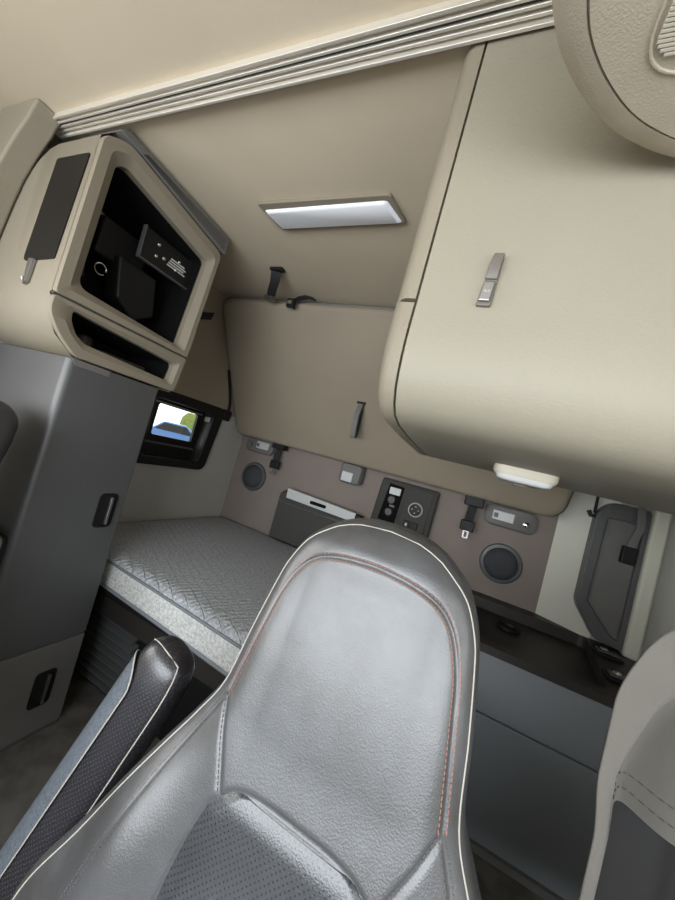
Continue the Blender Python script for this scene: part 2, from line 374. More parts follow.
hk.tube([(-1.298, .49, .275), (-1.298, .484, .272), (-1.298, .482, .28)], .003, 8)
tag(build('coat_hook', hk, 'steel', bev=.002), 'small pale hook below the smoked cover of the corner cabinet', 'hook')
# radio bracket inside the bay
rb = thing('radio_mount', 'black drilled metal mounting bracket hanging in the open cabinet bay', 'bracket', (-1.25, .8, .45))
rbm = rot_about((-1.24, .84, .58), 'X', .03)
build('plate', MB().box(-1.245, -1.235, .725, .965, .525, .635).xf(rbm), 'black', rb, bev=.002)
edge = MB(); edge.box(-1.247, -1.229, .723, .727, .523, .637); edge.box(-1.247, -1.229, .725, .965, .521, .525)
build('flange', edge.xf(rbm), 'greyp', rb)
for y, z in ((.785, .605), (.785, .562), (.815, .572), (.878, .598), (.872, .562)):
    build('screw', MB().disc((-1.235, y, z), (1, 0, 0), [(.0065, 0), (.0065, .003), (.004, .005)], 14).xf(rbm), 'chrome', rb)
lb = MB()
for k in range(4):
    lb.box(-1.235, -1.234, .832+.004*k, .915-.008*(k % 2), .560+.0095*k, .565+.0095*k)
build('printed_label', lb.xf(rbm), 'white', rb)
build('arm', MB().box(-1.33, -1.30, .63, .80, .47, .60), 'black', rb, bev=.01)
bm_ = MB(); bm_.prism([(.69, .50), (.84, .50), (.87, .36), (.80, .31), (.72, .36)], 'x', -1.35, -1.27)
build('backing_box', bm_, 'black', rb, bev=.01)
cbm = MB(); cbm.tube([(-1.3, .60, .60), (-1.27, .585, .52), (-1.25, .575, .44), (-1.26, .60, .36)], .006, 8)
tag(build('cable', cbm, 'black'), 'thin black cable hanging at the front side of the open cabinet bay', 'cable')
rg = MB(); rg.tube([(-1.24, .632+.018*math.cos(a), .405+.018*math.sin(a)) for a in [math.pi*1.75*k/16 for k in range(17)]], .0025, 6)
tag(build('key_ring', rg, 'chrome'), 'small shiny ring hanging inside the open cabinet bay', 'ring')
bt = MB(); bt.disc((-1.26, .66, .142), (0, 0, 1), [(.02, 0), (.024, .004), (.024, .03), (.018, .045), (.006, .05)], 16)
bt.box(-1.3, -1.22, .70, .86, .141, .158)
tag(build('small_box', bt, 'brown', bev=.003), 'dark box barely visible on the low shelf of the corner cabinet', 'box')

# ---------------------------------------------------------------- tall closet, left
cl = thing('closet', 'tall charcoal closet with rounded front edge under the beige corner cabinet', 'closet', (-1.37, .73, ZF))
def closet_outline(r=.022, x1=-1.15, y0=.578, y1=.887):
    return rpoly([(XL+.02, y0), (x1, y0), (x1, y1), (XL+.02, y1)], [.01, r, .006, .01], 10)
build('body', MB().prism(closet_outline(.02, -1.156, .584, .885), 'z', ZF, .094), 'greyp', cl)
dp = lambda z0, z1: MB().loft([[(p[0], p[1], z0) for p in closet_outline()], [(p[0], p[1], z1) for p in closet_outline()]])
build('upper_door', dp(-.842, .093), 'greyp', cl, bev=.003)
build('lower_door', dp(-1.165, -.850), 'greyl', cl, bev=.003)
def latch(zc, yc, par, lean):
    o = thing('x', 'x', 'x', (0, 0, 0)); bpy.data.objects.remove(o)
    rim = MB(); ro = rrect(yc-.032, yc+.032, zc-.062, zc+.062, .018); ri = rrect(yc-.026, yc+.026, zc-.056, zc+.056, .014)
    rim.ring(ro, ri, 'x', -1.146, -1.151); rim.prism(ri, 'x', -1.1495, -1.1505)
    h = build('handle', rim, 'black', par, bev=.001)
    build('pull_bar', MB().prism(rrect(yc+.002, yc+.012, zc-.05, zc+.05, .004), 'x', -1.148, -1.136), 'steel', h, bev=.002)
latch(-.38, .822, cl, 0); latch(-1.005, .79, cl, 0)
cw = MB(); cw.prism([(.585, .094), (.70, .094), (.70, .075), (.60, .075)], 'x', -1.151, -1.147)
build('top_bracket', cw, 'greyl', cl)
vt = thing('switch_plate', 'dark rounded plate on the closet front at the left edge', 'plate', (-1.22, .56, -.56))
build('plate', MB().prism(rrect(-1.31, -1.155, -.575, -.455, .02), 'y', .560, .5715), 'black', vt, bev=.003)
build('rim', MB().ring(rrect(-1.31, -1.155, -.575, -.455, .02), rrect(-1.302, -1.163, -.567, -.463, .015), 'y', .555, .560), 'steel', vt, bev=.001)
build('insert', MB().prism(rrect(-1.29, -1.175, -.555, -.475, .012), 'y', .552, .560), 'greyp', vt, bev=.002)
# grey side return between closet and wall
tag(build('closet_side_panel', MB().box(XL+.005, -1.30, .892, .92, ZF, .094), 'greyl', bev=.003), 'narrow grey panel behind the tall closet beside the bunk window', 'panel')

# ---------------------------------------------------------------- ceiling light
clt = thing('ceiling_light', 'long white trapezoid lamp with beige rim on the ceiling', 'lamp', (-.63, .9, .78))
oo = rpoly([(-.885, .835), (-.405, .835), (-.375, .945), (-.855, .955)], .012)
ii = rpoly([(-.872, .862), (-.418, .854), (-.386, .940), (-.848, .950)], .01)
build('rim', MB().ring(oo, ii, 'z', .788, .801), 'beige', clt, bev=.003)
dl = MB(); cx_, cy_ = -.63, .903
dl.loft([[(p[0], p[1], .795) for p in ii], [(p[0], p[1], .788) for p in ii], [(cx_+(p[0]-cx_)*.97, cy_+(p[1]-cy_)*.85, .782) for p in ii]])
build('lens', dl, 'lens', clt, smooth=50)

# ---------------------------------------------------------------- upper bunk folded up against the back wall
bk = thing('upper_bunk', 'wide taupe upper bunk folded up on straps above the back wall', 'bunk', (-.58, 1.9, .0))
d_ = Vector((0, .46, -.73)).normalized(); nn = Vector((0, .846, .533))
def bp3(x, s, t): q = Vector((0, 1.42, .755)) + d_*s + nn*t; return (x, q.y, q.z)
Lb = .875
out = rpoly([(-1.575, 0), (.42, 0), (.42, Lb), (-1.575, Lb)], [.07, .07, .09, .05], 8)
def inset(pts, k):
    cx = -.577; cy = Lb/2
    return [(cx+(p[0]-cx)*(1-k/1.0), cy+(p[1]-cy)*(1-k/.44)) for p in pts]
rg = []
for k, t in ((.03, 0), (.012, .003), (.003, .012), (0, .025), (0, .09)):
    rg.append([bp3(p[0], p[1], t) for p in inset(out, k)])
build('mattress_panel', MB().loft(rg), 'bunk', bk, smooth=50)
build('bunk_rim', MB().loft([[bp3(p[0], p[1], .03) for p in inset(out, -.003)], [bp3(p[0], p[1], .034) for p in inset(out, -.008)], [bp3(p[0], p[1], .085) for p in inset(out, -.008)], [bp3(p[0], p[1], .1) for p in inset(out, 0)]]), 'greyl', bk, smooth=50)
lp = thing('pull_loop', 'dark webbing pull loop hanging on the front of the folded bunk', 'strap', (-.66, 1.7, .2))
a0 = bp3(-.64, .475, -.004); a1 = bp3(-.64, .50, -.02)
lpts = [a0, (-.64, a1[1]-.006, a1[2]), (-.642, 1.655, .28), (-.645, 1.675, .205), (-.645, 1.69, .165), (-.645, 1.70, .163), (-.645, 1.698, .21), (-.643, 1.68, .29), (-.64, 1.665, .33)]
build('webbing', MB().ribbon(lpts, .028, .003, (1, 0, 0)), 'greyl', lp)
build('edge_webbing', MB().ribbon([(p[0]+.016, p[1]+.002, p[2]) for p in lpts], .012, .004, (1, 0, 0)), 'strap', lp)
build('slot_plate', MB().box(-.662, -.612, a0[1]-.006, a0[1]+.004, a0[2]-.004, a0[2]+.008), 'black', lp)
# latches at top of bunk
l1 = thing('bunk_strap', 'black strap and metal clip tying the bunk top to the ceiling, left one', 'strap', (-1.1, 1.3, .7))
build('webbing', MB().ribbon([(-1.04, 1.20, .795), (-1.045, 1.21, .775), (-1.06, 1.235, .755), (-1.10, 1.28, .745), (-1.14, 1.33, .74)], .045, .006, (1, .4, 0)), 'strap', l1)
build('clip', MB().box(-1.185, -1.135, 1.33, 1.375, .728, .745), 'steel', l1, bev=.004)
build('ceiling_anchor', MB().box(-1.07, -1.0, 1.185, 1.215, .785, .8), 'black', l1, bev=.004)
l2 = thing('bunk_latch', 'black strap with shiny metal buckle on the bunk top edge, right of the ceiling strap', 'strap', (-1.0, 1.4, .7))
build('webbing', MB().ribbon([(-.92, 1.385, .765), (-.96, 1.38, .77), (-1.0, 1.385, .765), (-1.03, 1.39, .752)], .03, .006, (.3, 1, 0)), 'strap', l2)
build('buckle', MB().box(-1.07, -1.025, 1.372, 1.395, .712, .756), 'black', l2, bev=.004)
build('buckle_plate', MB().box(-1.06, -1.035, 1.366, 1.373, .722, .742), 'chrome', l2, bev=.002)
# side restraint straps on left wall
sl = thing('restraint_strap', 'black restraint strap running beside the left end of the folded bunk', 'strap', (-1.58, 1.7, .1))
build('webbing', MB().ribbon([(-1.592, 1.30, .60), (-1.590, 1.36, .61), (-1.588, 1.42, .64)], .05, .005, (0, .2, 1)), 'strap', sl)
build('lower_webbing', MB().ribbon([(-1.585, 1.66, .40), (-1.59, 1.72, .30), (-1.587, 1.76, .2), (-1.587, 1.77, .13)], .02, .006, (0, 1, .3)), 'strap', sl)
build('anchor', MB().box(-1.6, -1.575, 1.72, 1.79, .08, .15), 'black', sl, bev=.006)

# ---------------------------------------------------------------- back wall fittings
def speaker(cx, cz, label, r=.1):
    t = thing('speaker', label, 'speaker', (cx, 1.985, cz-r))
    t['group'] = 'round speakers in the back wall'
    build('rim', MB().disc((cx, 2.0, cz), (0, -1, 0), [(r*1.02, 0), (r*1.02, .008), (r*.97, .016), (r*.82, .018), (r*.80, .010)], 48), 'greyp', t, smooth=50)
    build('grille', MB().disc((cx, 1.99, cz), (0, -1, 0), [(r*.8, 0), (r*.78, .006), (r*.5, .012), (r*.2, .014), (.001, .0145)], 48), 'speaker', t, smooth=60)
speaker(-1.408, -.245, 'round dark speaker in the back wall near the left corner over the mattress')
speaker(.228, -.275, 'round dark speaker in the back wall right of the driver seat headrest')
def lamp_housing(x0, x1, z0, z1, mirror, label, skew=0):
    t = thing('reading_lamp', label, 'lamp', ((x0+x1)/2, 1.98, z0))
    t['group'] = 'oblong lamp units on the back wall'
    pts = rrect(x0, x1, z0, z1, .045, 7); cx = (x0+x1)/2; cz = (z0+z1)/2
    build('housing', MB().loft([[(p[0], 2.0, p[1]) for p in pts], [(p[0], 1.975, p[1]) for p in pts], [(cx+(p[0]-cx)*.9, 1.965, cz+(p[1]-cz)*.82) for p in pts]]), 'greyl', t, smooth=40)
    a = cx+(.035 if mirror else -.035)
    sw = build('lamp_lens', MB().box(a-.052, a+.052, 1.955, 1.967, cz-.024, cz+.026), 'white', t, bev=.004)
    build('rocker_switch', MB().box(a-.045, a-.025, 1.950, 1.956, cz-.012, cz+.012), 'greyl', sw, bev=.002)
    b2 = cx+(-.07 if mirror else .075)
    build('knob', MB().disc((b2, 1.967, cz-.01), (0, -1, 0), [(.016, 0), (.015, .008), (.006, .012)], 18), 'chrome', t)
lamp_housing(-1.53, -1.30, -.075, .04, True, 'oblong taupe lamp unit at the left end of the back wall, above the left speaker')
lamp_housing(.095, .345, -.092, .022, False, 'oblong taupe lamp unit above the right speaker on the back wall')
cl2 = thing('reading_lamp', 'small boxy reading lamp with white lens in the middle of the back wall', 'lamp', (-.69, 1.97, -.12))
q = rrect(-.755, -.61, -.090, .038, .03)
build('housing', MB().loft([[(p[0], 2.0, p[1]) for p in q], [(p[0], 1.94, p[1]-.01) for p in q], [(-.685+(p[0]+.685)*.85, 1.925, -.036+(p[1]+.026)*.85) for p in q]]), 'greyl', cl2, smooth=40)
build('lens', MB().box(-.735, -.66, 1.913, 1.928, -.090, -.030), 'white', cl2, bev=.006)
# buckle straps hanging under the bunk
def hang(cx, zt, label):
    t = thing('bunk_buckle', label, 'strap', (cx, 1.95, zt-.26)); t['group'] = 'restraint buckles hanging below the folded bunk'
    build('bracket', MB().box(cx-.05, cx+.045, 1.90, 1.96, zt-.07, zt+.01), 'black', t, bev=.006)
    build('webbing', MB().ribbon([(cx, 1.93, zt-.05), (cx-.005, 1.925, zt-.11), (cx-.008, 1.935, zt-.17)], .045, .006, (1, 0, 0)), 'strap', t)
    build('buckle', MB().box(cx-.042, cx+.028, 1.922, 1.948, zt-.205, zt-.150), 'black', t, bev=.006)
    build('tongue', MB().ring(rrect(cx-.022, cx+.008, zt-.245, zt-.200, .006), rrect(cx-.014, cx+.0, zt-.238, zt-.21, .003), 'y', 1.932, 1.937), 'steel', t)
hang(-1.22, .06, 'black buckle strap hanging below the bunk beside the left reading lamp unit')
hang(.035, .045, 'black buckle strap hanging below the bunk right of the control panel')
# control panel
cp = thing('control_panel', 'grey control panel with display, dial and switches on the back wall', 'control panel', (-.33, 1.97, -.29))
q = rpoly([(-.50, -.29), (-.155, -.315), (-.150, .0), (-.485, .0)], .02)
build('housing', MB().loft([[(p[0], 2.0, p[1]) for p in q], [(p[0], 1.965, p[1]) for p in q], [(-.325+(p[0]+.325)*.95, 1.957, -.15+(p[1]+.15)*.95) for p in q]]), 'panelgrey', cp, smooth=40)
u1 = build('left_module', MB().prism(rpoly([(-.455, -.245), (-.355, -.255), (-.345, -.03), (-.435, -.025)], .008), 'y', 1.95, 1.958), 'blackm', cp, bev=.002)
build('display', MB().prism(rrect(-.425, -.36, -.085, -.045, .004), 'y', 1.946, 1.95), 'white', u1)
bb = MB()
for z in (-.118, -.19): 
    build('knob', MB().disc((-.40, 1.95, z), (0, -1, 0), [(.028, 0), (.026, .006), (.02, .012), (.014, .012)], 20), 'brown', u1)
build('button', MB().box(-.405, -.375, 1.944, 1.95, -.158, -.146), 'greyl', u1)
u2 = build('right_module', MB().prism(rpoly([(-.33, -.27), (-.185, -.28), (-.18, -.02), (-.32, -.02)], .008), 'y', 1.953, 1.958), 'panelgrey', cp, bev=.002)
build('dial_ring', MB().disc((-.255, 1.953, -.135), (0, -1, 0), [(.041, 0), (.041, .006), (.036, .008), (.034, .004)], 30), 'white', u2)
dd = build('dial_face', MB().disc((-.255, 1.953, -.135), (0, -1, 0), [(.034, 0), (.034, .009), (.02, .010), (.001, .010)], 30), 'black', u2)
ds = MB(); 
for a in (0, 1.57, 3.14, 4.71): ds.box(-.255+.018*math.cos(a)-.004, -.255+.018*math.cos(a)+.004, 1.9415, 1.944, -.135+.018*math.sin(a)-.002, -.135+.018*math.sin(a)+.002)
build('dial_marks', ds, 'white', dd)
sk = MB(); 
for x in (-.285, -.24): build('rocker_switch', MB().box(x-.018, x+.018, 1.944, 1.954, -.25, -.205), 'black', u2, bev=.003)
build('rocker_mark', MB().box(-.29, -.28, 1.942, 1.944, -.235, -.22), 'white', u2)
# storage pocket with white lid
pk = thing('storage_pocket', 'dark blue grey storage pocket with pale flap on the back wall over the mattress', 'pocket', (-.86, 1.93, -.57))
q = rpoly([(-1.115, -.575), (-.54, -.575), (-.535, -.30), (-.58, -.285), (-1.07, -.245), (-1.115, -.28)], .02)
build('body', MB().loft([[(p[0], 2.0, p[1]) for p in q], [(p[0], 1.92, p[1]) for p in q], [(-.83+(p[0]+.83)*.97, 1.905, -.42+(p[1]+.42)*.94) for p in q]]), 'panelgrey', pk, smooth=40)
lid = MB(); lid.loft([[(x, y, z) for x, y, z in r] for r in (
    [(-1.05, 1.899, -.295), (-.575, 1.899, -.305), (-.575, 1.889, -.306), (-1.05, 1.889, -.296)],
    [(-1.055, 1.90, -.232), (-.57, 1.90, -.250), (-.57, 1.89, -.253), (-1.055, 1.89, -.235)])])
ld = build('flap', lid, 'white', pk, bev=.003)
build('flap_grip', MB().prism(rrect(-.875, -.765, -.284, -.264, .008), 'y', 1.884, 1.892), 'blackm', ld)
build('pocket_lip', MB().box(-1.10, -.55, 1.892, 1.935, -.335, -.322), 'greyp', pk, bev=.006)
build('end_clip', MB().box(-.60, -.535, 1.90, 1.95, -.29, -.26), 'black', pk, bev=.006)

# ---------------------------------------------------------------- lower bunk
mtz = thing('mattress', 'grey quilted mattress with pale border on the lower bunk', 'mattress', (-.8, 1.4, -.715))
def matt_ring(z, ins):
    pts = [(-1.585+ins, .965+ins), (-.9, .925+ins), (-.53, .90+ins), (.02-ins, .89+ins), (.03-ins, 1.97-ins), (-1.585+ins, 1.985-ins)]
    return [(p[0], p[1], z) for p in rpoly(pts, [.05, .01, .01, .05, .05, .05], 8)]
build('border', MB().loft([matt_ring(-.712, .012), matt_ring(-.705, .002), matt_ring(-.69, 0), matt_ring(-.61, 0)], True, False), 'quiltside', mtz, smooth=60)
build('quilted_top', MB().loft([matt_ring(-.61, -.001), matt_ring(-.598, .004), matt_ring(-.588, .02), matt_ring(-.583, .05)], False, True), 'quilt', mtz, smooth=60)
build('edge_piping', MB().tube([p for p in matt_ring(-.609, -.003)]+[matt_ring(-.609, -.003)[0]], .005, 6, False), 'bluegrey', mtz)
build('lower_piping', MB().tube([p for p in matt_ring(-.703, -.001)]+[matt_ring(-.703, -.001)[0]], .006, 6, False), 'bluegrey', mtz)
bb_ = thing('bed_frame', 'black bed frame with louvred panel under the mattress', 'bed frame', (-.8, 1.45, ZF))
build('top_board', MB().box(-1.598, .035, .95, 1.998, -.745, -.713), 'black', bb_, bev=.004)
build('front_rail', MB().box(-1.598, .035, .97, 1.01, -.83, -.745), 'brown', bb_, bev=.005)
build('front_panel', MB().box(-1.598, .035, 1.06, 1.08, ZF+.001, -.745), 'black', bb_)
lv = MB()
for k in range(9):
    z = -1.13+k*.032
    lv.prism([(1.059, z), (1.025, z-.006), (1.028, z-.001), (1.059, z+.014)], 'x', -1.36+.004*k, -1.02-.006*k)
build('louvres', lv, 'greyp', bb_)
build('label_plate', MB().box(-1.0, -.93, 1.052, 1.06, -.92, -.85), 'greyp', bb_, bev=.002)

# ---------------------------------------------------------------- console right
cs = thing('console_cabinet', 'low blue grey cabinet with dark recessed top right of the seat', 'cabinet', (.5, 1.7, ZF))
def ct(y): return -.5+(y-1.45)/.55*.045
build('body', MB().box(.045, XR-.002, 1.462, 1.998, ZF, -.56), 'bluegrey', cs)
build('upper_front', MB().box(.045, XR-.003, 1.445, 1.465, -.738, -.515), 'bluegrey', cs, bev=.004)
build('lower_front', MB().box(.045, XR-.003, 1.450, 1.465, -1.165, -.746), 'bluegrey', cs, bev=.004)
to = rpoly([(.045, 1.44), (XR-.004, 1.44), (XR-.004, 1.998), (.045, 1.998)], .01)
ti = rpoly([(.10, 1.49), (.56, 1.49), (.66, 1.66), (.60, 1.93), (.10, 1.93)], .03)
ti = rpoly([(.10, 1.49), (.58, 1.49), (.63, 1.93), (.10, 1.93)], .04)
T = lambda ps, dz: [(p[0], p[1], ct(p[1])+dz) for p in ps]
to = rpoly([(.045, 1.44), (XR-.004, 1.44), (XR-.004, 1.998), (.045, 1.998)], .01)
build('top', MB().loft([T(to, -.03), T(to, 0), T(ti, 0), T(ti, -.05)], False, True), 'brown', cs, smooth=30)
build('cup_recess', MB().disc((.30, 1.80, ct(1.8)-.049), (0, 0, 1), [(.05, 0), (.05, .012), (.042, .012), (.04, .002)], 24), 'black', cs)
def klatch(x, y, label):
    t = thing('lid_latch', label, 'latch', (x, y, ct(y))); t['group'] = 'latches on the dark console top'
    z = ct(y)
    build('base', MB().box(x-.05, x+.05, y-.035, y+.035, z, z+.012), 'black', t, bev=.004)
    build('paddle', MB().box(x-.038, x+.038, y-.022, y+.02, z+.012, z+.02), 'greyp', t, bev=.003)
    build('pin', MB().disc((x-.01, y+.005, z+.02), (0, 0, 1), [(.014, 0), (.012, .005), (.004, .007)], 14), 'chrome', t)
klatch(.665, 1.80, 'dark latch with chrome pin on the console top, farther of the two')
klatch(.645, 1.60, 'dark latch with chrome pin on the console top, nearer the curtain')
struct('baseboard_right', MB().box(.045, XR, 1.435, 1.45, ZF, ZF+.025), 'greyl')

# dark framed side window cover, back right corner
wd = thing('window_2', 'x', 'x', (.7, 1.93, -.46)); del wd['label']; del wd['category']; wd['kind'] = 'structure'
fo = rpoly([(.64, -.445), (.745, -.455), (.738, .165), (.585, .165), (.545, .10), (.545, -.32)], [.02, .01, .02, .05, .02, .03], 5)
fi = rpoly([(.69, -.41), (.722, -.42), (.722, .085), (.66, .095), (.590, .092), (.585, -.29)], [.01, .01, .01, .005, .01, .01], 5)
wmx = lambda mb: mb
build('window_frame', MB().ring(fo, fi, 'y', 1.88, 1.929), 'greyp', wd, bev=.005)
build('blackout_panel', MB().prism(fi, 'y', 1.90, 1.925), 'greyl', wd)
struct('trim_4', MB().prism([(.60, 1.935), (.64, 1.935), (XR, 1.935), (XR, 2.0), (.60, 2.0)], 'z', -.52, .8), 'wall')
struct('trim_5', MB().box(.742, .80, 1.86, 1.934, -.47, .79), 'cream', bev=.015)
ws = thing('window_strap', 'grey strap with black buckle hanging over the dark window cover at right', 'strap', (.70, 1.86, -.1))
build('webbing', MB().ribbon([(.69, 1.86, .17), (.70, 1.855, .08), (.68, 1.85, 0), (.68, 1.855, -.02)], .03, .004, (1, 0, 0)), 'greyl', ws)
build('buckle', MB().box(.655, .705, 1.845, 1.875, -.085, -.01), 'black', ws, bev=.005)
hc = thing('hanging_hook', 'small black hook on a cord in the gap left of the dark window cover', 'hook', (.54, 1.9, .05))
build('cord', MB().tube([(.545, 1.92, .2), (.545, 1.915, .1)], .006, 6), 'strap', hc)
build('hook', MB().tube([(.52, 1.91, .105), (.53, 1.905, .085), (.55, 1.905, .085), (.56, 1.91, .11)], .01, 8), 'black', hc)

# ---------------------------------------------------------------- right overhead cabinet
rc = thing('overhead_cabinet', 'large beige overhead cabinet with smooth door on the right', 'cabinet', (.35, .8, .07))
K = 1.06
def rprof(x0, zhi, zlo, ybk, infl=0.):
    y0 = .533-infl
    return None
# vertical profile: (y, z) of the outer skin, from ceiling down the face, round the belly, back along the underside
up_prof = [(.533, .798), (.532, .6), (.531, .45), (.530, .305)]
lo_prof = [(.530, .298), (.5285, .26), (.529, .235), (.532, .205), (.538, .178), (.548, .152), (.565, .130), (.59, .114), (.64, .105), (.8, .102), (1.12, .104)]
def skin(prof, xs, thick_back, dyf):
    rings = []
    for x in xs:
        dy = dyf(x)
        rings.append([(x, y+dy*(1 if y < .7 else 0), z+dy*(.6 if z < .3 else 0)) for y, z in prof] + thick_back(x))
    return rings
def edge_round(x):   # panel edges curl back at the left end
    t = max(0, (-.173-x)/.025); return .030*t**2
xsl = [-.198, -.195, -.190, -.183, -.173, -.158]
xsr = [-.155, -.153, -.1, .1, .4, XR-.003]
tb_up = lambda x: [(x, 1.0, .305), (x, 1.0, .798)]
tb_lo = lambda x: [(x, 1.12, .298)]
build('upper_edge_trim', MB().loft(skin(up_prof, xsl, tb_up, edge_round)), 'ivory' if False else 'beige', rc, smooth=50)
build('lower_edge_trim', MB().loft(skin(lo_prof, [x-.001 for x in xsl[:-1]]+[-.158], tb_lo, lambda x: edge_round(x+.001))), 'beige', rc, smooth=50)
lip = lambda x: .003 if x <= -.1545 else 0
door_prof = [(y, z) for y, z in up_prof[:-1]]+[(.530, .30)]+lo_prof[1:]
build('door', MB().loft(skin(door_prof, xsr, lambda x: [(x, 1.12, .3), (x, 1.0, .798)], lip)), 'beige_cab', rc, smooth=50)
hn = thing('x', 'x', 'x', (0, 0, 0)); bpy.data.objects.remove(hn)
hb_ = MB(); hp = rpoly([(-.060, .296), (-.038, .296), (-.036, .380), (-.050, .380)], .004)
hb_.prism(hp, 'y', .523, .530)
ho = build('handle', hb_, 'grip', rc, bev=.002)
build('handle_grip', MB().loft([[(-.056, .525, .338), (-.038, .525, .338), (-.038, .520, .338), (-.056, .520, .338)], [(-.054, .525, .36), (-.037, .525, .36), (-.037, .514, .36), (-.054, .514, .36)], [(-.051, .525, .379), (-.036, .525, .379), (-.036, .517, .379), (-.051, .517, .379)]]), 'grip', ho, bev=.002)
build('handle_hinge', MB().loft([[(-.058, .525, .300), (-.041, .525, .300), (-.041, .519, .302), (-.058, .519, .302)], [(-.056, .525, .332), (-.039, .525, .332), (-.039, .517, .332), (-.056, .517, .332)]]), 'steel', ho, bev=.002)
build('keyhole', MB().disc((-.048, .519, .320), (0, -1, 0), [(.004, 0), (.004, .003), (.002, .003)], 14), 'chrome', ho)
# lamp under it
ul = thing('reading_lamp', 'ivory and white oval lamp under the large right overhead cabinet', 'lamp', (.11, .82, .03))
def sh(z, k, dy=0): return [(.105+(p[0])*k, .90+dy+p[1]*k, z) for p in rpoly([(-.072, -.04), (.072, -.04), (.060, .045), (-.060, .045)], .03, 6)]
build('housing', MB().loft([sh(.105, 1), sh(.090, 1), sh(.082, .93)]), 'ivory', ul, smooth=50)
build('lens', MB().loft([sh(.083, .9), sh(.074, .84), sh(.070, .7)]), 'white', ul, smooth=50)
build('switch', MB().box(.09, .12, .925, .94, .066, .075), 'greyl', ul, bev=.002)

# ---------------------------------------------------------------- overhead padded console near the camera, top right
pdm = thing('padded_visor_console', 'warm grey padded overhead console with rounded corner at the top right', 'overhead console', (.3, .2, .5))
PO = [(-.058, -.30), (-.058, .10), (-.054, .22), (-.040, .315), (-.014, .372), (.032, .428), (.080, .465), (.135, .492), (.20, .508), (.26, .514)]
def sm_pts(pts, n=6):
    out = []
    for i in range(len(pts)-1):
        p0 = pts[max(i-1, 0)]; p1 = pts[i]; p2 = pts[i+1]; p3 = pts[min(i+2, len(pts)-1)]
        for k in range(n):
            t = k/n
            out.append(tuple(.5*((2*p1[c])+(-p0[c]+p2[c])*t+(2*p0[c]-5*p1[c]+4*p2[c]-p3[c])*t*t+(-p0[c]+3*p1[c]-3*p2[c]+p3[c])*t**3) for c in range(2)))
    out.append(pts[-1]); return out
PO = [(a*1.04, min(.518, b_*1.045)) for a, b_ in sm_pts(PO)]+[(.34, .518), (.34, -.30)]
def po(ins, z):
    out = []; N = len(PO)
    for i, p in enumerate(PO):
        a = Vector(p)-Vector(PO[i-1]); b_ = Vector(PO[(i+1) % N])-Vector(p)
        na = Vector((a.y, -a.x)).normalized(); nb = Vector((b_.y, -b_.x)).normalized(); m_ = (na+nb); k = ins/max(.5, (1+na.dot(nb))/2)/2
        out.append((p[0]+m_.x*k, p[1]+m_.y*k, z))
    return out
# outline tapers toward the front of the cab
build('pad', MB().loft([po(.03, .585), po(.010, .57), po(.001, .54), po(0, .518), po(.004, .506), po(.012, .498), po(.022, .493), po(.034, .49)], True, False), 'pad', pdm, smooth=70)
build('underside_panel', MB().loft([po(.034, .490), po(.0348, .494), po(.0362, .494), po(.037, .489), po(.10, .487)], False, True), 'pad', pdm, smooth=30)
rr = [(p[0], p[1]) for p in rpoly([(.055, .2), (.225, .2), (.225, .395), (.055, .395)], [.01, .01, .03, .05], 8)]
build('lamp_recess', MB().ring([(p[0], p[1]) for p in rr], [(.14+(p[0]-.14)*.97, .3+(p[1]-.3)*.97) for p in rr], 'z', .4855, .489), 'pad', pdm, bev=.001)
rbs = MB()
for k in range(40): rbs.box(.062+max(0, k-35)**2*.0007, .215, .215+k*.004, .2175+k*.004, .4845, .487)
build('ribbed_lens', rbs, 'rib', pdm)

# ---------------------------------------------------------------- curtain, right
cu = thing('curtain', 'grey cloth curtain gathered at the right side, hem turned up over dark lining', 'curtain', (.45, .7, -.9))
sm = lambda a, b, x: (lambda t: t*t*(3-2*t))(max(0, min(1, (x-a)/(b-a))))
def cpt(x0f, x1, yf, s, z, amp, ph, freq, crease):
    x0 = x0f(z); x = x0+(x1-x0)*s; low = sm(.1, -.2, z)
    y = yf(z)+amp*(.35+.65*low)*math.sin(ph+freq*2*math.pi*s+1.3*math.sin(3*z))*min(1, .15+4*s)+.05*s*low
    c = s-.10-.16*sm(-.42, -.05, z)
    lc = sm(-.08, -.26, z)
    y += crease*lc*(math.exp(-(c/.045)**2)) - crease*.5*lc*math.exp(-((c-.14)/.07)**2)
    return (x, y, z)
def curt(x0f, x1, yf, zt, zbf, nx=60, nz=50, amp=.02, ph=0, freq=4.5, crease=0):
    vs = []; fs = []
    for j in range(nz+1):
        for i in range(nx+1):
            s = i/nx; t = j/nz; zm = -.27; z = zt+(zm-zt)*t/.7 if t < .7 else zm+(zbf(s)-zm)*(t-.7)/.3
            vs.append(cpt(x0f, x1, yf, s, z, amp, ph, freq, crease))
    for j in range(nz):
        for i in range(nx): a = j*(nx+1)+i; fs.append((a, a+1, a+nx+2, a+nx+1))
    return MB().add(vs, fs)
x0f = lambda z: .283+.012*sm(-.35, -.46, z)+.045*sm(-.25, -.06, z)+.16*sm(-.12, .10, z)
yf = lambda z: .485+.215*sm(.12, -.16, z)
hem = lambda s: -.44+.17*max(0, s-.04)**.8-.5*sm(.055, .035, s)
o = build('outer_cloth', curt(x0f, .80, yf, .775, hem, nx=200, nz=160, amp=.012, ph=.9, freq=2.6, crease=.06), 'curtain', cu, smooth=80)
o.modifiers.new('thick', 'SOLIDIFY').thickness = .003
o = build('lining', curt(lambda z: x0f(z)+.035, .80, lambda z: yf(z)+.075, -.22, lambda s: -.95, amp=.012, ph=2), 'curtain_back', cu, smooth=80)
o.modifiers.new('thick', 'SOLIDIFY').thickness = .002
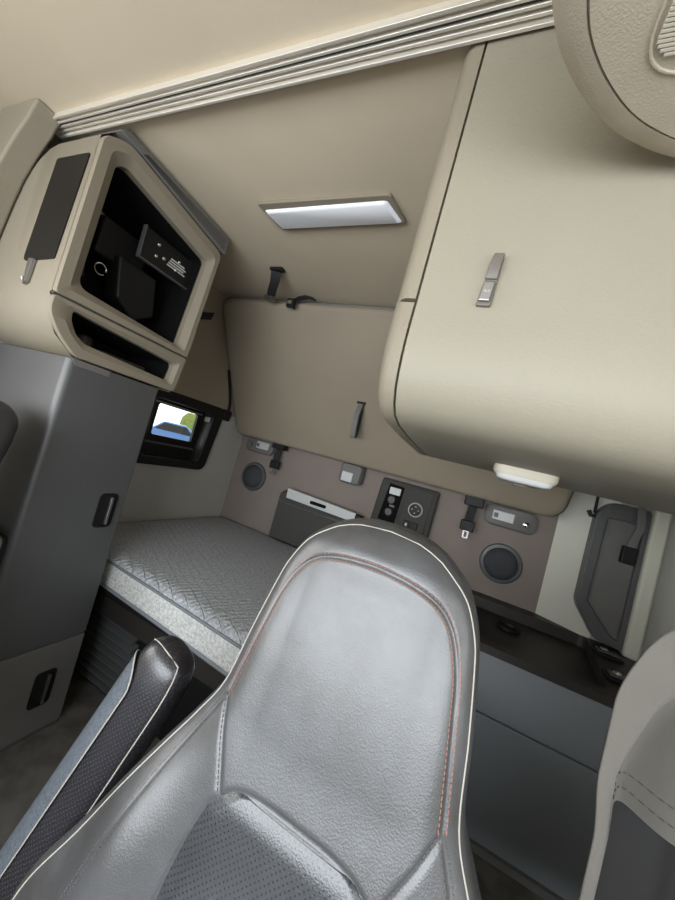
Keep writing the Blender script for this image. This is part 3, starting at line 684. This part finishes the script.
for up in (.022, .045):
    h = MB(); q = .07
    while q < .9:
        a = [cpt(x0f, .80, yf, v, hem(v)+up, .012, .9, 2.6, .06) for v in (q, q+.007)]
        h.tube([(p[0], p[1]-.0019, p[2]) for p in a], .0008, 5); q += .013
    build('hem_stitching', h, 'hemthread', cu)
stt = MB()

# ---------------------------------------------------------------- driver seat
XC = -.101
def yplane(z): return .55+.25*z
HW = [(-.0755, 0.0), (-.0765, .03), (-.080, .052), (-.086, .072), (-.095, .092), (-.108, .110), (-.125, .130), (-.145, .145), (-.18, .160), (-.215, .168), (-.30, .180), (-.385, .190), (-.44, .216), (-.50, .250), (-.583, .296), (-.668, .342), (-.744, .386), (-.80, .40), (-.88, .40), (-.92, .37)]
HW0 = HW
def lerp(tab, z):
    for (a, va), (b_, vb) in zip(tab, tab[1:]):
        if z >= b_: return va+(vb-va)*(z-a)/(b_-a)
    return tab[-1][1]
DTH = .12
def dth(z):
    q = min(1, (-.0755-z)/.055+.02); return DTH*math.sqrt(max(0, 1-(1-q)**2))
def sm_line(pts, n=8):
    out = []
    for i in range(len(pts)-1):
        p0 = pts[max(i-1, 0)]; p1 = pts[i]; p2 = pts[i+1]; p3 = pts[min(i+2, len(pts)-1)]
        for k in range(n):
            t = k/n
            out.append(tuple(.5*((2*p1[c])+(-p0[c]+p2[c])*t+(2*p0[c]-5*p1[c]+4*p2[c]-p3[c])*t*t+(-p0[c]+3*p1[c]-3*p2[c]+p3[c])*t**3) for c in range(2)))
    out.append(pts[-1]); return out
HW = HW0[:4]+sm_line(HW0[4:], 6)
arch = [(-.165, -.390), (-.157, -.33), (-.150, -.28), (-.143, -.235), (-.130, -.195), (-.112, -.168), (-.088, -.152), (-.05, -.142), (0, -.138)]
def sm_line(pts, n=8):
    out = []
    for i in range(len(pts)-1):
        p0 = pts[max(i-1, 0)]; p1 = pts[i]; p2 = pts[i+1]; p3 = pts[min(i+2, len(pts)-1)]
        for k in range(n):
            t = k/n
            out.append(tuple(.5*((2*p1[c])+(-p0[c]+p2[c])*t+(2*p0[c]-5*p1[c]+4*p2[c]-p3[c])*t*t+(-p0[c]+3*p1[c]-3*p2[c]+p3[c])*t**3) for c in range(2)))
    out.append(pts[-1]); return out
full_arch = sm_line(arch+[(-a, z) for a, z in arch[-2::-1]], 10)
sideseam = sm_line([(-.165, -.390), (-.195, -.455), (-.225, -.53), (-.262, -.65), (-.29, -.75), (-.30, -.85)], 6)
innerseam = [(-.165, -.390), (-.145, -.43), (-.115, -.484)]
pad_out = [(0, -.463), (-.05, -.464), (-.085, -.470), (-.108, -.484), (-.124, -.505), (-.134, -.54), (-.142, -.59), (-.145, -.66), (-.145, -.82)]
pad_full = sm_line(pad_out[::-1]+[(-a, z) for a, z in pad_out[1:]], 4)
mir = lambda L_: [(-a, z) for a, z in L_]
lines = [full_arch, sideseam, mir(sideseam), innerseam, mir(innerseam), pad_full]
segs = [(a, b_) for L_ in lines for a, b_ in zip(L_, L_[1:])]
def dist(x, z):
    best = 9
    for (ax, az), (bx, bz) in segs:
        if min(az, bz)-.02 > z or max(az, bz)+.02 < z: continue
        dx, dz = bx-ax, bz-az; l2 = dx*dx+dz*dz or 1e-9
        t = max(0, min(1, ((x-ax)*dx+(z-az)*dz)/l2)); q = (x-ax-t*dx)**2+(z-az-t*dz)**2
        if q < best: best = q
    return math.sqrt(best)
def fy(x, z, groove=True):
    hw = max(lerp(HW, z), 1e-4); s = min(1, abs(x)/hw); d = dth(z)
    y = yplane(z)+(DTH-d)*.5+d/2*(1-(1-s**3.2)**(1/3.2))
    # side bolsters swell forward low down
    bl = sm(-.42, -.62, z); w = max(0, 1-abs(abs(x)-.23)/.10); y -= .035*bl*(w*w*(3-2*w))
    # headrest centre slightly hollow inside the arch
    inarch = sm(.0, .05, .150-abs(x))*sm(-.13, -.19, z)*(1-sm(-.40, -.5, z)); y += .006*inarch
    if groove:
        q = dist(x, z); y += .0032*math.exp(-(q/.0032)**2)
    return y
zs = []
z = -.0755; k = 0
while z > -.92:
    zs.append(z); z -= .0006 if z > -.08 else .0015 if z > -.1 else .0032
zs.append(-.92)
NX = 200; rows = []
for z in zs:
    hw = lerp(HW, z) or 1e-4; d = dth(z); row = []
    for i in range(NX+1):
        u = -1+2*i/NX; s = (1 if u >= 0 else -1)*(1-(1-abs(u))**1.5); row.append((XC+s*hw, fy(s*hw, z), z))
    for i in range(1, 40):
        u = 1-2*i/40; s = (1 if u >= 0 else -1)*(1-(1-abs(u))**1.8); row.append((XC+s*hw, yplane(z)+(DTH-d)*.5+d-d/2*(1-(1-min(1, abs(s))**3.2)**(1/3.2)), z))
    rows.append(row)
seat = thing('driver_seat', 'large grey leather seat with built-in headrest in the foreground', 'seat', (XC, .2, ZF))
build('backrest', MB().loft(rows), 'leather', seat, smooth=75)
def surf(L_, off=0): return [(XC+a, fy(a, z, False)-off, z) for a, z in L_]
# perforated lower panel
pz = [-.468-.0032*k for k in range(110)]
pr_ = []
def padhw(z):
    best = .0
    for (a, za), (b_, zb) in zip(pad_out, pad_out[1:]):
        if za >= z >= zb: return -(a+(b_-a)*(za-z)/((za-zb) or 1))
    return .145
for z in pz:
    hw = max(.004, padhw(z)+.001); r = []
    for i in range(41):
        u = -1+2*i/40; x = u*hw; ed = min(hw-abs(x), (-.463-z))/.03; lift = .005*(1-(1-max(0, min(1, ed)))**2)-.0012
        r.append((XC+x, fy(x, z, False)-lift, z))
    pr_.append(r)
build('perforated_panel', MB().loft(pr_, False, False, closed=False), 'perf', seat, smooth=80)
# welt around the outline
wr = [(w_*.962, (-.30+(z_+.30)*.962) if z_ > -.30 else z_) for z_, w_ in HW if z_ > -.87 and (w_ > .045 or w_ == 0)]
wpts = [(-a, z) for a, z in wr[::-1]]+wr[1:]
build('welt', MB().tube(surf(wpts, .0002), .0013, 6), 'welt', seat, smooth=80)
# stitching
def stitches(L_, off, pitch, ln, r, m, nm):
    P_ = [Vector(p) for p in L_]; mb = MB(); acc = 0; N = []
    pts2 = []
    for a, b_ in zip(P_, P_[1:]):
        l = (b_-a).length; t = (b_-a)/max(l, 1e-9); nrm = Vector((t.y, -t.x))
        s = (-acc) % pitch
        while s < l:
            c0 = a+t*s+nrm*off; c1 = c0+t*ln
            mb.tube([(XC+c0.x, fy(c0.x, c0.y)-.0004, c0.y), (XC+c1.x, fy(c1.x, c1.y)-.0004, c1.y)], r, 4)
            s += pitch
        acc += l
    return mb
allst = MB()
for off in (-.0045, .0045):
    q = stitches(full_arch, off, .0062, .0042, .0009, None, None); allst.add(q.v, q.f)
build('rust_stitching', allst, 'thread', seat)
for L_ in (sideseam, mir(sideseam)):
    for off in (-.004, .004):
        build('grey_stitching', stitches(L_, off, .006, .004, .0008, None, None), 'darkthread', seat)
for L_ in (innerseam, mir(innerseam)):
    build('grey_stitching', stitches(L_, .003, .006, .004, .0007, None, None), 'darkthread', seat)
# cushion and pedestal (below the view)
def sring(z, ins): return [(p[0], p[1], z) for p in rrect(XC-.27+ins, XC+.27-ins, -.18+ins, .33-ins, .06, 6)]
build('seat_cushion', MB().loft([sring(-.90, .01), sring(-.86, 0), sring(-.80, 0), sring(-.77, .02), sring(-.76, .05)]), 'leather', seat, smooth=60)
build('seat_pan', MB().box(XC-.25, XC+.25, -.15, .34, -.95, -.90), 'black', seat, bev=.02)
build('pedestal', MB().box(XC-.18, XC+.18, -.05, .30, ZF, -.94), 'black', seat, bev=.02)

# passenger seat at the left edge
ps = dup(seat, (-1.12, -.13, 0), 'dark headrest edge of another seat at the left edge, before the closet')

ps.name = 'passenger_seat'
for q in ps.children:
    if q.type == 'MESH':
        q.data = q.data if q.name.startswith(('seat_pan', 'pedestal')) else q.data.copy()
        if q.name.startswith(('backrest', 'seat_cushion', 'perforated')): q.data.materials[0] = M_['darkleather']
# folded armrest left of the driver seat
ar = thing('armrest', 'black perforated armrest with slate inlay folded up left of the seat', 'armrest', (-.6, .45, -1.0))
E_ = Vector((-.430, .53, -.418)); B_ = Vector((-.600, .446, -.985))
ax = (B_-E_).normalized(); sx_ = Vector((1, 0, 0)); sx_ = (sx_-ax*sx_.dot(ax)).normalized(); nf = ax.cross(sx_).normalized()
if nf.y > 0: nf = -nf
L_a = (B_-E_).length
def aring(s, w, t, pw=2.6, n=32):
    c = E_+ax*s; r = []
    for k in range(n):
        a = 2*math.pi*k/n; ca, sa = math.cos(a), math.sin(a)
        u = w*math.copysign(abs(ca)**(2/pw), ca); v = t*math.copysign(abs(sa)**(2/pw), sa)
        r.append(tuple(c+sx_*u+nf*v))
    return r
sec = [(0, .006, .006), (.003, .026, .02), (.010, .039, .03), (.022, .049, .036), (.04, .055, .040), (.08, .059, .042), (.3, .060, .042), (L_a, .060, .045)]
build('padded_body', MB().loft([aring(*q) for q in sec]), 'perfblack', ar, smooth=80)
def inl(s, ua, ub, lift):
    c = E_+ax*s
    def pt(a):
        ca, sa = math.cos(a), math.sin(a); w, t = .0595+lift, .0425+lift
        return c+sx_*(w*math.copysign(abs(ca)**(2/2.6), ca))+nf*(t*math.copysign(abs(sa)**(2/2.6), sa))
    return [tuple(pt(ua+(ub-ua)*k/12)) for k in range(13)]
A0, A1 = math.radians(97), math.radians(190)
def wd_(s): t = min(1, (s-.05)/.05); return math.sqrt(max(0, 1-(1-t)**2))
ss = [.0505, .053, .058, .065, .075, .09, .10, .2, .35, L_a-.01]
mid_a = (A0+A1)/2; ha = (A1-A0)/2
build('slate_inlay', MB().loft([inl(s, mid_a-ha*wd_(s), mid_a+ha*wd_(s), .0035) for s in ss], False, False, closed=False), 'armgrey', ar, smooth=80)
eL = [inl(s, mid_a-ha*wd_(s), mid_a+ha*wd_(s), .0035) for s in ss]
build('inlay_piping', MB().tube([r[0] for r in eL[::-1]]+[eL[0][6]]+[r[-1] for r in eL], .0013, 6), 'welt', ar)
def on_arm(s, deg, lift=.001):
    w = lerp([(-a, b_) for a, b_, _ in sec], -s); t = lerp([(-a, c_) for a, _, c_ in sec], -s); a = math.radians(deg); ca, sa = math.cos(a), math.sin(a)
    return tuple(E_+ax*s+sx_*((w+lift)*math.copysign(abs(ca)**(2/2.6), ca))+nf*((t+lift)*math.copysign(abs(sa)**(2/2.6), sa)))
pp = [on_arm(s, 38) for s in (.45, .35, .25, .18, .12, .08, .05, .03, .018, .010)]+[on_arm(.006, 90), on_arm(.009, 135), on_arm(.02, 165)]
build('body_piping', MB().tube(pp, .0013, 6), 'welt', ar)
build('pivot', MB().disc((-.585, .45, -.93), (1, 0, 0), [(.03, -.03), (.035, -.025), (.035, .10), (.03, .11)], 24), 'black', ar, smooth=50)
